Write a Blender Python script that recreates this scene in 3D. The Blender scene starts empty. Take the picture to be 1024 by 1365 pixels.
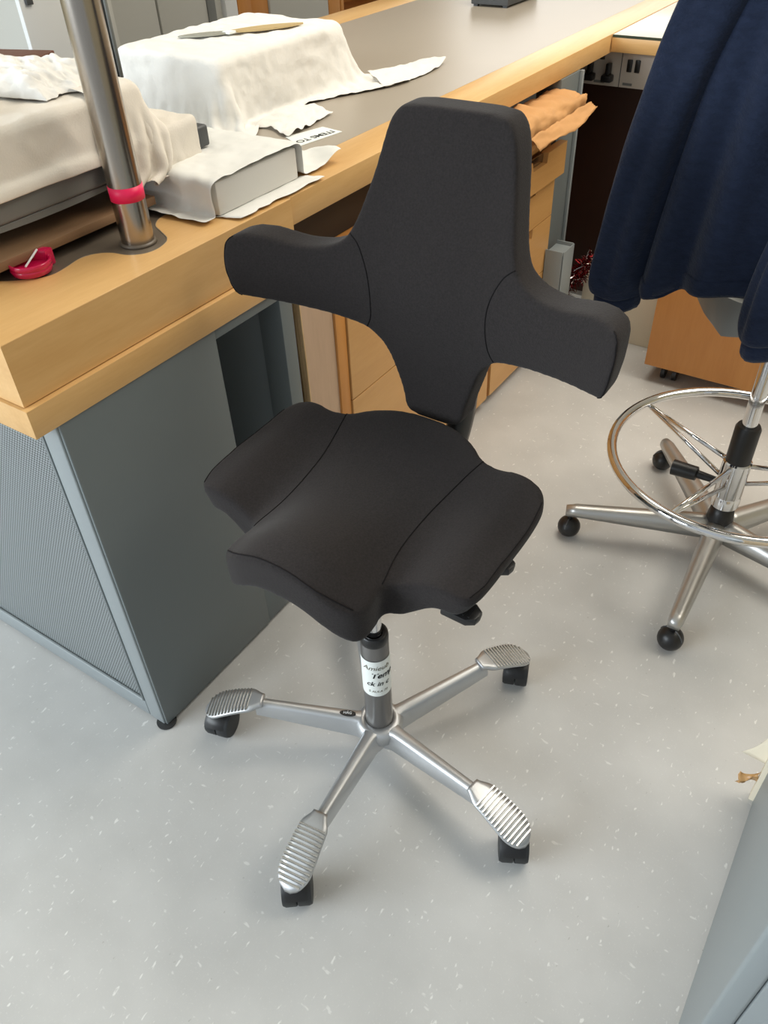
import bpy, bmesh, math, random
import numpy as np
from mathutils import Vector, Matrix, noise as mnoise

random.seed(7)
rng = np.random.RandomState(5)
sc = bpy.context.scene
C = sc.collection
R = math.radians

# ------------------------------------------------------------------ camera
def make_camera():
    f, p, y, r = 1060.22, .71337, -.61198, -.04515
    fwd = np.array([math.sin(y)*math.cos(p), math.cos(y)*math.cos(p), -math.sin(p)])
    right = np.array([math.cos(y), -math.sin(y), 0.])
    down = np.cross(fwd, right)
    c, s = math.cos(r), math.sin(r)
    r2 = c*right - s*down
    d2 = s*right + c*down
    cam = bpy.data.cameras.new('camera')
    cam.sensor_fit = 'HORIZONTAL'; cam.sensor_width = 36.0
    cam.lens = f/1024*36.0
    cam.clip_start = .05; cam.clip_end = 100
    o = bpy.data.objects.new('camera', cam); C.objects.link(o)
    m = Matrix(((r2[0], -d2[0], -fwd[0], 0), (r2[1], -d2[1], -fwd[1], 0), (r2[2], -d2[2], -fwd[2], 1.4), (0, 0, 0, 1)))
    o.matrix_world = m
    sc.camera = o
make_camera()

# ------------------------------------------------------------------ world, lights, exposure
w = bpy.data.worlds.new('world'); sc.world = w; w.use_nodes = True
bg = w.node_tree.nodes['Background']
bg.inputs['Color'].default_value = (.86, .93, 1.0, 1); bg.inputs['Strength'].default_value = .46

def area(name, loc, target, sx, sy, power, col):
    l = bpy.data.lights.new(name, 'AREA'); l.shape = 'RECTANGLE'; l.size = sx; l.size_y = sy
    l.energy = power; l.color = col
    o = bpy.data.objects.new(name, l); C.objects.link(o); o.location = loc
    o.rotation_euler = (Vector(target)-Vector(loc)).to_track_quat('-Z', 'Y').to_euler()
    return o
area('window_daylight_front', (-3.5, -3.2, 2.1), (-.6, .9, .4), 4.0, 2.0, 255, (.86, .94, 1.0))
area('window_daylight_far', (-1.9, 7.6, 2.3), (-.8, 1.0, .4), 4.5, 1.6, 55, (1.0, .97, .92))
area('ceiling_lamp_light', (.25, 2.3, 2.86), (.2, 2.3, 0), 1.6, 3.2, 80, (1.0, .93, .81))

sc.view_settings.view_transform = 'Standard'
sc.view_settings.look = 'None'
sc.view_settings.gamma = 1.0
sc.view_settings.use_curve_mapping = False
sc.view_settings.exposure = 0.2

# ------------------------------------------------------------------ materials
def srgb(r, g, b):
    f = lambda c: (c/255/12.92) if c/255 <= .04045 else ((c/255+.055)/1.055)**2.4
    return (f(r), f(g), f(b), 1)

def mat(name, col, rough=.5, metal=0.0, spec=.5, bump=0, bscale=200, var=0, vscale=4, stretch=(1, 1, 1), sheen=0, trans=0, coat=0, bdist=.002):
    m = bpy.data.materials.new(name); m.use_nodes = True
    nt = m.node_tree; b = nt.nodes['Principled BSDF']
    b.inputs['Base Color'].default_value = col
    b.inputs['Roughness'].default_value = rough
    b.inputs['Metallic'].default_value = metal
    b.inputs['Specular IOR Level'].default_value = spec
    b.inputs['Sheen Weight'].default_value = sheen
    b.inputs['Transmission Weight'].default_value = trans
    b.inputs['Coat Weight'].default_value = coat
    tc = nt.nodes.new('ShaderNodeTexCoord'); mp = nt.nodes.new('ShaderNodeMapping')
    nt.links.new(tc.outputs['Object'], mp.inputs['Vector']); mp.inputs['Scale'].default_value = stretch
    if var:
        n = nt.nodes.new('ShaderNodeTexNoise'); n.inputs['Scale'].default_value = vscale; n.inputs['Detail'].default_value = 5
        nt.links.new(mp.outputs[0], n.inputs['Vector'])
        cr = nt.nodes.new('ShaderNodeMapRange'); cr.inputs[1].default_value = .3; cr.inputs[2].default_value = .7
        cr.inputs[3].default_value = 1-var; cr.inputs[4].default_value = 1+var
        nt.links.new(n.outputs['Fac'], cr.inputs[0])
        mx = nt.nodes.new('ShaderNodeMix'); mx.data_type = 'RGBA'; mx.blend_type = 'MULTIPLY'; mx.inputs[0].default_value = 1
        mx.inputs[6].default_value = col; nt.links.new(cr.outputs[0], mx.inputs[7])
        nt.links.new(mx.outputs[2], b.inputs['Base Color'])
    if bump:
        n2 = nt.nodes.new('ShaderNodeTexNoise'); n2.inputs['Scale'].default_value = bscale; n2.inputs['Detail'].default_value = 4
        nt.links.new(mp.outputs[0], n2.inputs['Vector'])
        bp = nt.nodes.new('ShaderNodeBump'); bp.inputs['Strength'].default_value = bump; bp.inputs['Distance'].default_value = bdist
        nt.links.new(n2.outputs['Fac'], bp.inputs['Height']); nt.links.new(bp.outputs[0], b.inputs['Normal'])
    return m

def wood(name, c1, c2, axis='Y', rough=.38, scale=9, coat=.15):
    m = bpy.data.materials.new(name); m.use_nodes = True
    nt = m.node_tree; b = nt.nodes['Principled BSDF']; b.inputs['Roughness'].default_value = rough
    b.inputs['Coat Weight'].default_value = coat; b.inputs['Coat Roughness'].default_value = .25
    tc = nt.nodes.new('ShaderNodeTexCoord'); mp = nt.nodes.new('ShaderNodeMapping')
    s = {'X': (.12, 1, 1), 'Y': (1, .12, 1), 'Z': (1, 1, .12)}[axis]
    mp.inputs['Scale'].default_value = s
    nt.links.new(tc.outputs['Object'], mp.inputs['Vector'])
    n = nt.nodes.new('ShaderNodeTexNoise'); n.inputs['Scale'].default_value = scale; n.inputs['Detail'].default_value = 8
    n.inputs['Roughness'].default_value = .6; n.inputs['Distortion'].default_value = .6
    nt.links.new(mp.outputs[0], n.inputs['Vector'])
    n2 = nt.nodes.new('ShaderNodeTexNoise'); n2.inputs['Scale'].default_value = scale*22; n2.inputs['Detail'].default_value = 3
    nt.links.new(mp.outputs[0], n2.inputs['Vector'])
    ad = nt.nodes.new('ShaderNodeMath'); ad.operation = 'MULTIPLY_ADD'; ad.inputs[1].default_value = .25
    nt.links.new(n2.outputs['Fac'], ad.inputs[0]); nt.links.new(n.outputs['Fac'], ad.inputs[2])
    r = nt.nodes.new('ShaderNodeValToRGB'); r.color_ramp.elements[0].position = .42; r.color_ramp.elements[1].position = .82
    r.color_ramp.elements[0].color = c1; r.color_ramp.elements[1].color = c2
    nt.links.new(ad.outputs[0], r.inputs[0]); nt.links.new(r.outputs[0], b.inputs['Base Color'])
    bp = nt.nodes.new('ShaderNodeBump'); bp.inputs['Strength'].default_value = .06; bp.inputs['Distance'].default_value = .001
    nt.links.new(n2.outputs['Fac'], bp.inputs['Height']); nt.links.new(bp.outputs[0], b.inputs['Normal'])
    return m

def floor_mat():
    m = bpy.data.materials.new('speckled_vinyl'); m.use_nodes = True
    nt = m.node_tree; b = nt.nodes['Principled BSDF']; b.inputs['Roughness'].default_value = .42
    b.inputs['Specular IOR Level'].default_value = .45
    tc = nt.nodes.new('ShaderNodeTexCoord')
    n = nt.nodes.new('ShaderNodeTexNoise'); n.inputs['Scale'].default_value = 7; n.inputs['Detail'].default_value = 6
    nt.links.new(tc.outputs['Object'], n.inputs['Vector'])
    r = nt.nodes.new('ShaderNodeValToRGB'); r.color_ramp.elements[0].position = .35; r.color_ramp.elements[1].position = .7
    r.color_ramp.elements[0].color = srgb(186, 186, 184); r.color_ramp.elements[1].color = srgb(196, 196, 194)
    nt.links.new(n.outputs['Fac'], r.inputs[0])
    def flecks(scale, st, rot, lo, hi):
        mp = nt.nodes.new('ShaderNodeMapping'); mp.inputs['Scale'].default_value = st; mp.inputs['Rotation'].default_value = (0, 0, rot)
        nt.links.new(tc.outputs['Object'], mp.inputs['Vector'])
        k = nt.nodes.new('ShaderNodeTexNoise'); k.inputs['Scale'].default_value = scale; k.inputs['Detail'].default_value = 2
        nt.links.new(mp.outputs[0], k.inputs['Vector'])
        g = nt.nodes.new('ShaderNodeMapRange'); g.inputs[1].default_value = lo; g.inputs[2].default_value = hi
        nt.links.new(k.outputs['Fac'], g.inputs[0]); return g.outputs[0]
    col = r.outputs[0]
    for sc_, st, rot, lo, hi, cc, amt in ((120, (1, .4, 1), .5, .67, .73, srgb(232, 232, 229), .7), (85, (.45, 1, 1), 1.2, .68, .74, srgb(226, 226, 223), .6),
                                          (260, (1, 1, 1), 0, .62, .72, srgb(205, 205, 201), .5), (170, (1, .6, 1), 2.2, .73, .78, srgb(140, 138, 132), .5)):
        fm = flecks(sc_, st, rot, lo, hi)
        mm = nt.nodes.new('ShaderNodeMath'); mm.operation = 'MULTIPLY'; mm.inputs[1].default_value = amt; nt.links.new(fm, mm.inputs[0])
        mx = nt.nodes.new('ShaderNodeMix'); mx.data_type = 'RGBA'; mx.inputs[7].default_value = cc
        nt.links.new(mm.outputs[0], mx.inputs[0]); nt.links.new(col, mx.inputs[6]); col = mx.outputs[2]
    nt.links.new(col, b.inputs['Base Color'])
    return m

def perf_mat(col):
    # steel sheet with a staggered grid of real (transparent) punched holes
    m = bpy.data.materials.new('perforated_steel'); m.use_nodes = True
    nt = m.node_tree; b = nt.nodes['Principled BSDF']; b.inputs['Base Color'].default_value = col; b.inputs['Roughness'].default_value = .45
    out = nt.nodes['Material Output']
    tc = nt.nodes.new('ShaderNodeTexCoord'); sp = nt.nodes.new('ShaderNodeSeparateXYZ'); nt.links.new(tc.outputs['Object'], sp.inputs[0])
    def M(op, a, bb=None, cc=None):
        n = nt.nodes.new('ShaderNodeMath'); n.operation = op
        for i, v in enumerate((a, bb, cc)):
            if v is None: continue
            if isinstance(v, (int, float)): n.inputs[i].default_value = v
            else: nt.links.new(v, n.inputs[i])
        return n.outputs[0]
    px, pz, rad = .0064, .0110, .0021
    def cell(ox, oz):
        fx = M('ABSOLUTE', M('SUBTRACT', M('FRACT', M('MULTIPLY_ADD', sp.outputs[0], 1/px, 100+ox)), .5))
        fz = M('ABSOLUTE', M('SUBTRACT', M('FRACT', M('MULTIPLY_ADD', sp.outputs[2], 1/pz, 100+oz)), .5))
        return M('LESS_THAN', M('SQRT', M('ADD', M('POWER', M('MULTIPLY', fx, px), 2.), M('POWER', M('MULTIPLY', fz, pz), 2.))), rad)
    hole = M('MAXIMUM', cell(0, 0), cell(.5, .5))
    tr = nt.nodes.new('ShaderNodeBsdfTransparent'); mix = nt.nodes.new('ShaderNodeMixShader')
    nt.links.new(hole, mix.inputs[0]); nt.links.new(b.outputs[0], mix.inputs[1]); nt.links.new(tr.outputs[0], mix.inputs[2])
    nt.links.new(mix.outputs[0], out.inputs[0])
    return m

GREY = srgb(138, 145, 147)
MT = dict(
    floor=floor_mat(),
    beech=wood('beech', srgb(206, 160, 100), srgb(224, 182, 122), 'Y'),
    beech_x=wood('beech_crosswise', srgb(206, 160, 100), srgb(224, 182, 122), 'X'),
    drawer=wood('drawer_veneer', srgb(200, 150, 90), srgb(214, 166, 104), 'Y', .42),
    cabwood=wood('cabinet_veneer', srgb(186, 122, 58), srgb(204, 142, 74), 'Z', .45, 6),
    plyface=wood('ply_face', srgb(188, 158, 132), srgb(208, 178, 150), 'Z', .6, 7, 0),
    plyedge=wood('ply_edge', srgb(190, 155, 110), srgb(222, 190, 145), 'Z', .7, 60, 0),
    board=wood('brown_board', srgb(128, 98, 70), srgb(146, 114, 84), 'Y', .55, 8, 0),
    darkwood=wood('dark_brown_wood', srgb(44, 22, 11), srgb(56, 29, 15), 'Z', .5, 6, 0),
    grey=mat('grey_painted_steel', GREY, .42, bump=.05, bscale=900, var=.02),
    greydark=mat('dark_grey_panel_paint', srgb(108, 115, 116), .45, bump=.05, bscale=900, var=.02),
    perf=perf_mat(srgb(150, 157, 158)),
    laminate=mat('grey_laminate', srgb(164, 154, 140), .36, bump=.03, bscale=60, var=.02),
    inlay=mat('dark_linoleum', srgb(104, 94, 82), .4, var=.08, vscale=20),
    black=mat('black_plastic', srgb(26, 26, 27), .38),
    rubber=mat('black_rubber', srgb(36, 38, 40), .5),
    fabric=mat('charcoal_fabric', srgb(45, 42, 42), .95, spec=.12, bump=.6, bscale=520, var=.16, vscale=330, sheen=.08, bdist=.001),
    seam=mat('charcoal_seam', srgb(31, 29, 30), .95, spec=.1),
    alu=mat('cast_aluminium', srgb(196, 198, 200), .42, metal=.8, bump=.04, bscale=500),
    aluridge=mat('polished_ridges', srgb(210, 210, 208), .25, metal=.95),
    steelgrey=mat('grey_column_paint', srgb(120, 118, 116), .3, metal=.6),
    chrome=mat('chrome', srgb(225, 225, 226), .07, metal=1),
    inox=mat('brushed_stainless', srgb(170, 162, 152), .24, metal=1, bump=.08, bscale=60, stretch=(1, 1, .05)),
    stoolalu=mat('stool_aluminium', srgb(186, 185, 182), .36, metal=.8, bump=.05, bscale=300),
    tissue=mat('white_tissue', srgb(232, 230, 225), .9, spec=.1, bump=.5, bscale=120, bdist=.002),
    tissue2=mat('white_tissue_wrap', srgb(230, 230, 226), .6, spec=.3, bump=.3, bscale=40, bdist=.002),
    cotton=mat('cream_cotton_cloth', srgb(226, 219, 208), .95, spec=.1, bump=.5, bscale=350, bdist=.001),
    pages=mat('grey_white_card', srgb(214, 212, 206), .7, var=.03),
    paper=mat('paper', srgb(232, 236, 232), .8, spec=.2),
    cream=mat('cream_card', srgb(226, 216, 194), .8, spec=.2, var=.03),
    pink=mat('pink_translucent_plastic', srgb(222, 22, 84), .18, trans=.25, coat=.3),
    pinktape=mat('bright_pink_tape', srgb(246, 30, 92), .4),
    bag=mat('brown_paper', srgb(196, 148, 98), .75, spec=.2, bump=.5, bscale=25, var=.08, vscale=12, bdist=.004),
    navy=mat('navy_fleece', srgb(35, 43, 62), .97, spec=.08, bump=.9, bscale=300, var=.14, vscale=120, sheen=.1, stretch=(.5, .5, 1), bdist=.002),
    trunk=mat('cream_trunking', srgb(206, 200, 190), .5),
    glass=mat('pale_glass_top', srgb(206, 200, 182), .3),
    glassedge=mat('green_glass_edge', srgb(52, 66, 54), .2),
    wall=mat('beige_wall_paint', srgb(196, 186, 160), .9, spec=.2, bump=.1, bscale=150),
    ceil=mat('white_ceiling', srgb(225, 223, 216), .95, spec=.1),
    cupboard=mat('grey_cupboard', srgb(186, 185, 178), .5),
    white=mat('white_paint', srgb(224, 226, 226), .5),
    darkgrey=mat('dark_grey_metal', srgb(74, 76, 78), .45),
    plastgrey=mat('grey_plastic', srgb(118, 120, 118), .45),
    leather=mat('brown_leather', srgb(104, 66, 50), .6, bump=.3),
    tinselred=mat('red_tinsel', srgb(112, 14, 20), .2, metal=.8),
    tinselsilver=mat('silver_tinsel', srgb(220, 205, 200), .2, metal=.9),
    ink=mat('black_ink', srgb(36, 34, 36), .7),
    faintink=mat('faded_ink', srgb(120, 112, 90), .7),
    tan=mat('tan_blade', srgb(196, 172, 124), .4),
    greyblade=mat('grey_blade', srgb(160, 160, 148), .3),
    tape=mat('brown_parcel_tape', srgb(206, 160, 104), .3, trans=.2),
    lampcover=mat('lamp_cover', srgb(240, 240, 236), .5),
)

# ------------------------------------------------------------------ helpers
def link(name, me, m=None, parent=None, smooth=False):
    o = bpy.data.objects.new(name, me); C.objects.link(o)
    if m is not None: me.materials.append(MT[m] if isinstance(m, str) else m)
    if smooth:
        for p in me.polygons: p.use_smooth = True
    if parent is not None: o.parent = parent
    return o

def obj(name, bm, m, parent=None, smooth=False, auto=None):
    bmesh.ops.recalc_face_normals(bm, faces=bm.faces[:])
    me = bpy.data.meshes.new(name); bm.to_mesh(me); bm.free()
    if auto is not None:
        me.set_sharp_from_angle(angle=R(auto)) if hasattr(me, 'set_sharp_from_angle') else None
        smooth = True
    o = link(name, me, m, parent, smooth)
    if auto is not None and hasattr(me, 'set_sharp_from_angle'): me.set_sharp_from_angle(angle=R(auto))
    return o

def tag(o, label=None, cat=None, group=None, kind=None):
    if label: o['label'] = label
    if cat: o['category'] = cat
    if group: o['group'] = group
    if kind: o['kind'] = kind
    return o

def thing(name, label, cat, loc=(0, 0, 0), rz=0, group=None):
    o = bpy.data.objects.new(name, None); C.objects.link(o); o.location = loc; o.rotation_euler = (0, 0, rz)
    o.empty_display_size = .05
    return tag(o, label, cat, group)

def copy_tree(o, parent=None):
    c = o.copy(); C.objects.link(c)
    if parent is not None:
        c.parent = parent; c.matrix_parent_inverse = o.matrix_parent_inverse.copy()
    for ch in list(o.children): copy_tree(ch, c)
    return c

def box(bm, lo, hi, bev=0, seg=2):
    r = bmesh.ops.create_cube(bm, size=1)
    vs = r['verts']
    for v in vs:
        v.co = Vector([(lo[i]+hi[i])/2 + v.co[i]*(hi[i]-lo[i]) for i in range(3)])
    if bev:
        es = list({e for v in vs for e in v.link_edges})
        bmesh.ops.bevel(bm, geom=es, offset=bev, segments=seg, affect='EDGES', profile=.5)

def boxo(name, lo, hi, m, parent=None, bev=0, seg=2):
    bm = bmesh.new(); box(bm, lo, hi, bev, seg)
    return obj(name, bm, m, parent, auto=40 if bev else None)

def tube(bm, pts, rad, n=12, cap=True, closed=False, squash=None):
    pts = [Vector(p) for p in pts]; N = len(pts)
    rads = rad if isinstance(rad, (list, tuple)) else [rad]*N
    rings = []; prev = None
    for i, p in enumerate(pts):
        a = pts[(i-1) % N] if (closed or i > 0) else p
        b = pts[(i+1) % N] if (closed or i < N-1) else p
        t = (b-a).normalized()
        if prev is None:
            up = Vector((0, 0, 1)) if abs(t.z) < .95 else Vector((1, 0, 0))
            x = t.cross(up).normalized()
        else:
            x = (prev - t*prev.dot(t)).normalized()
        prev = x; y = t.cross(x)
        sq = squash or 1
        rings.append([bm.verts.new(p + (x*math.cos(2*math.pi*k/n) + y*math.sin(2*math.pi*k/n)*sq)*rads[i]) for k in range(n)])
    for i in range(N if closed else N-1):
        A, B = rings[i], rings[(i+1) % N]
        for k in range(n):
            bm.faces.new((A[k], A[(k+1) % n], B[(k+1) % n], B[k]))
    if cap and not closed:
        bm.faces.new(rings[0][::-1]); bm.faces.new(rings[-1])

def lathe(bm, prof, n=32, c=(0, 0, 0)):
    rings = []
    for r, z in prof:
        if r < 1e-6: rings.append([bm.verts.new((c[0], c[1], c[2]+z))])
        else: rings.append([bm.verts.new((c[0]+r*math.cos(2*math.pi*k/n), c[1]+r*math.sin(2*math.pi*k/n), c[2]+z)) for k in range(n)])
    for A, B in zip(rings, rings[1:]):
        for k in range(n):
            a = A[k % len(A)]; b = A[(k+1) % len(A)]; cc = B[(k+1) % len(B)]; d = B[k % len(B)]
            f = []
            for v in (a, b, cc, d):
                if v not in f: f.append(v)
            if len(f) > 2: bm.faces.new(f)

def prism(bm, pts2, lo, hi, axis='z', bev=0):
    def P(p, h):
        return {'z': (p[0], p[1], h), 'y': (p[0], h, p[1]), 'x': (h, p[0], p[1])}[axis]
    a = [bm.verts.new(P(p, lo)) for p in pts2]; b = [bm.verts.new(P(p, hi)) for p in pts2]
    n = len(pts2)
    f1 = bm.faces.new(a[::-1]); f2 = bm.faces.new(b)
    for i in range(n): bm.faces.new((a[i], a[(i+1) % n], b[(i+1) % n], b[i]))
    if bev:
        es = list({e for f in (f1, f2) for e in f.edges})
        bmesh.ops.bevel(bm, geom=es, offset=bev, segments=2, affect='EDGES', profile=.5)

def catmull(pts, k=6, closed=False):
    out = []; n = len(pts); P = [np.array(p, float) for p in pts]
    for i in range(n if closed else n-1):
        p0 = P[(i-1) % n] if (closed or i > 0) else P[i]; p1 = P[i]; p2 = P[(i+1) % n]
        p3 = P[(i+2) % n] if (closed or i < n-2) else p2
        for j in range(k):
            t = j/k
            out.append(.5*((2*p1)+(-p0+p2)*t+(2*p0-5*p1+4*p2-p3)*t*t+(-p0+3*p1-3*p2+p3)*t**3))
    if not closed: out.append(P[-1])
    return out

def grid_obj(name, V, m, parent=None, thick=0, smooth=True, sub=0):
    # V: array (n,m,3)
    n, k = V.shape[:2]
    faces = [(i*k+j, i*k+j+1, (i+1)*k+j+1, (i+1)*k+j) for i in range(n-1) for j in range(k-1)]
    me = bpy.data.meshes.new(name); me.from_pydata([tuple(p) for p in V.reshape(-1, 3)], [], faces); me.update()
    o = link(name, me, m, parent, smooth)
    if thick:
        s = o.modifiers.new('thickness', 'SOLIDIFY'); s.thickness = thick; s.offset = 1
    if sub:
        s = o.modifiers.new('smooth', 'SUBSURF'); s.levels = sub; s.render_levels = sub
    return o

def bake(o):
    # replace modifiers by the evaluated mesh
    dg = bpy.context.evaluated_depsgraph_get(); dg.update()
    me = bpy.data.meshes.new_from_object(o.evaluated_get(dg))
    o.modifiers.clear(); o.data = me
    return o

def remeshed(name, bm, voxel, iters, factor=.5):
    me = bpy.data.meshes.new(name+'_tmp'); bmesh.ops.recalc_face_normals(bm, faces=bm.faces[:]); bm.to_mesh(me); bm.free()
    o = bpy.data.objects.new(name, me); C.objects.link(o)
    r = o.modifiers.new('r', 'REMESH'); r.mode = 'VOXEL'; r.voxel_size = voxel
    s = o.modifiers.new('s', 'SMOOTH'); s.iterations = iters; s.factor = factor
    bake(o)
    return o

def coords(o):
    a = np.empty(len(o.data.vertices)*3); o.data.vertices.foreach_get('co', a); return a.reshape(-1, 3)
def set_coords(o, V):
    o.data.vertices.foreach_set('co', V.ravel()); o.data.update()

def fbm(x, y, z=0.0, oct=4):
    s, a = 0, 1
    for i in range(oct):
        s += a*mnoise.noise(Vector((x, y, z))); x *= 2.03; y *= 2.03; a *= .5
    return s

def text_mesh(body, size, thick=.0002, bold=0):
    cu = bpy.data.curves.new('writing', 'FONT'); cu.body = body; cu.size = size; cu.extrude = thick; cu.offset = bold
    cu.align_x = 'CENTER'; cu.align_y = 'CENTER'
    o = bpy.data.objects.new('writing', cu); C.objects.link(o)
    dg = bpy.context.evaluated_depsgraph_get(); dg.update()
    me = bpy.data.meshes.new_from_object(o.evaluated_get(dg))
    bpy.data.objects.remove(o); return me

def crinkle(P, amp, freq, seed):
    """paper-like creases: ridged noise along the sheet normal, in sheet coordinates"""
    n, m = P.shape[:2]
    gx = np.gradient(P, axis=0); gy = np.gradient(P, axis=1)
    N = np.cross(gx, gy); N /= np.linalg.norm(N, axis=-1, keepdims=True)+1e-9
    if N[..., 2].mean() < 0: N = -N
    lx = np.linalg.norm(gx, axis=-1).mean(); ly = np.linalg.norm(gy, axis=-1).mean()
    D = np.zeros((n, m))
    for i in range(n):
        for j in range(m):
            x, y = i*lx*freq, j*ly*freq
            a = 1-2*abs(mnoise.noise(Vector((x, y, seed)))); b = 1-2*abs(mnoise.noise(Vector((x*2.1+7, y*2.1, seed+3))))
            c = 1-2*abs(mnoise.noise(Vector((x*.5, y*.5+3, seed+5))))
            D[i, j] = .5*a+.3*b+.5*c-.3
    return P+N*(np.maximum(D, -.25)[..., None]+.25)*amp

def drape(nx, ny, x0, x1, y0, y1, z0, boxes, ground, steps=150, iters=10, rot=0, zfun=None, seed=1, bend=.25, fric=.9):
    """tiny position-based cloth: a sheet falls over boxes and a ground plane"""
    X, Y = np.meshgrid(np.linspace(x0, x1, nx), np.linspace(y0, y1, ny), indexing='ij')
    P = np.stack([X, Y, np.full_like(X, z0)], -1)
    c = P.reshape(-1, 3).mean(0)
    if rot:
        d = P-c; cs, sn = math.cos(rot), math.sin(rot)
        P = np.stack([c[0]+d[..., 0]*cs-d[..., 1]*sn, c[1]+d[..., 0]*sn+d[..., 1]*cs, P[..., 2]], -1)
    if zfun: P[..., 2] += zfun(P[..., 0], P[..., 1])
    rs = np.random.RandomState(seed); P[..., 2] += rs.randn(nx, ny)*.002
    Q = P.copy()
    hx = (x1-x0)/(nx-1); hy = (y1-y0)/(ny-1); hd = math.hypot(hx, hy)
    def con(a, b, L, k):
        d = P[b]-P[a]; l = np.linalg.norm(d, axis=-1, keepdims=True)+1e-9
        cr = d*((l-L)/l)*.5*k
        P[a] += cr; P[b] -= cr
    S = slice
    cons = []
    for st in (0, 1):
        ea = nx-1-st; n1 = ea//2 + ea % 2
        cons.append(((S(st, st+2*n1-1, 2), S(None)), (S(st+1, st+2*n1, 2), S(None)), hx, 1))
        eb = ny-1-st; n2 = eb//2 + eb % 2
        cons.append(((S(None), S(st, st+2*n2-1, 2)), (S(None), S(st+1, st+2*n2, 2)), hy, 1))
        cons.append(((S(st, st+2*n1-1, 2), S(0, ny-1)), (S(st+1, st+2*n1, 2), S(1, ny)), hd, .5))
        cons.append(((S(st, st+2*n1-1, 2), S(1, ny)), (S(st+1, st+2*n1, 2), S(0, ny-1)), hd, .5))
    for it in range(steps):
        vel = (P-Q)*.97; Q = P.copy(); P = P+vel; P[..., 2] -= 9.8*.0001*.9
        for k in range(iters):
            for a, b, L, kk in cons: con(a, b, L, kk)
            if bend:
                d = P[2:]-P[:-2]; l = np.linalg.norm(d, axis=-1, keepdims=True)+1e-9
                cr = d*(np.minimum(0, l-2*hx)/l)*.5*bend*.5; P[:-2] += cr; P[2:] -= cr
                d = P[:, 2:]-P[:, :-2]; l = np.linalg.norm(d, axis=-1, keepdims=True)+1e-9
                cr = d*(np.minimum(0, l-2*hy)/l)*.5*bend*.5; P[:, :-2] += cr; P[:, 2:] -= cr
            for lo, hi in boxes:
                lo = np.array(lo)-.004; hi = np.array(hi)+.004
                ins = np.all((P > lo) & (P < hi), -1)
                if ins.any():
                    p = P[ins]; pen = np.concatenate([p-lo, hi-p], -1); pen[:, 2] = 9
                    ax = pen.argmin(-1); 
                    for q in range(6):
                        s = ax == q
                        if q < 3: p[s, q] = lo[q]
                        else: p[s, q-3] = hi[q-3]
                    P[ins] = p; Q[ins] += (P[ins]-Q[ins])*fric
            g = P[..., 2] < ground+.002
            if g.any():
                P[..., 2] = np.where(g, ground+.002, P[..., 2])
                Q[g] += (P[g]-Q[g])*fric
    return P

# ------------------------------------------------------------------ the setting
tag(boxo('floor', (-7, -4.5, -.05), (4.5, 9, 0), 'floor'), kind='structure')
tag(boxo('wall_left', (-5.2, -4.5, 0), (-5.05, 9, 3.0), 'wall'), kind='structure')
tag(boxo('ceiling', (-5.2, -1.5, 2.95), (4.5, 9, 3.05), 'ceil'), kind='structure')
tag(boxo('wall_right', (4.2, -1.5, 0), (4.35, 9, 3.0), 'wall'), kind='structure')
bm = bmesh.new()   # far wall with a wide window opening
box(bm, (-5.2, 8.0, 0), (4.5, 8.15, 1.4)); box(bm, (-5.2, 8.0, 2.8), (4.5, 8.15, 3.0))
box(bm, (-5.2, 8.0, 1.4), (-4.4, 8.15, 2.8)); box(bm, (1.2, 8.0, 1.4), (4.5, 8.15, 2.8))
tag(obj('wall_back', bm, 'wall'), kind='structure')

# ------------------------------------------------------------------ workbench
BZ = .900
def wave_edge():
    # inner outline of the timber border around the pole foot (x, y)
    return [(-1.140, .560), (-1.136, .60), (-1.10, .628), (-1.068, .66), (-1.066, .69), (-1.076, .738), (-1.064, .762), (-1.046, .774), (-1.018, .780),
            (-.998, .798), (-.994, .826), (-1.008, .858), (-1.040, .876), (-1.070, .892), (-1.088, .922), (-1.088, .965), (-1.07, 1.0), (-1.054, 1.05), (-1.052, 1.1)]
b1 = thing('workbench', 'near end section of the beech edged workbench with the deeper two-tier front', 'workbench', (-1.45, .8, 0))
def part(o, parent):
    bpy.context.view_layer.update()
    o.parent = parent; o.matrix_parent_inverse = parent.matrix_world.inverted(); return o
wv = [tuple(p) for p in catmull(wave_edge(), 5)]
bm = bmesh.new()
poly = [(-.944, .489), (-.944, 1.0995)] + [(x, min(y, 1.0995)) for x, y in wv[::-1]] + [(-1.14, .489)]
prism(bm, poly, .8035, BZ, 'z', .0012)
part(obj('timber_border', bm, 'beech'), b1)
part(boxo('timber_border', (-1.96, .489, .8035), (-1.1405, .56, BZ), 'beech_x', None, .001), b1)
part(boxo('lower_rail', (-1.965, .484, .756), (-.9345, 1.12, .8022), 'beech', None, .0012), b1)
bm = bmesh.new()
prism(bm, [(x, y) for x, y in [(-1.96, .5605)] + [(x-.0008, max(y, .5605)) for x, y in wv[::1]] + [(-1.96, 1.0995)]], .865, BZ-.0015, 'z')
part(obj('inlay_surface', bm, 'inlay'), b1)
bm = bmesh.new(); tube(bm, [(x-.0005, max(y, .562), BZ-.0012) for x, y in wv], .0011, 6)
part(obj('inlay_joint', bm, 'laminate'), b1)
tag(b1, None)

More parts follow.
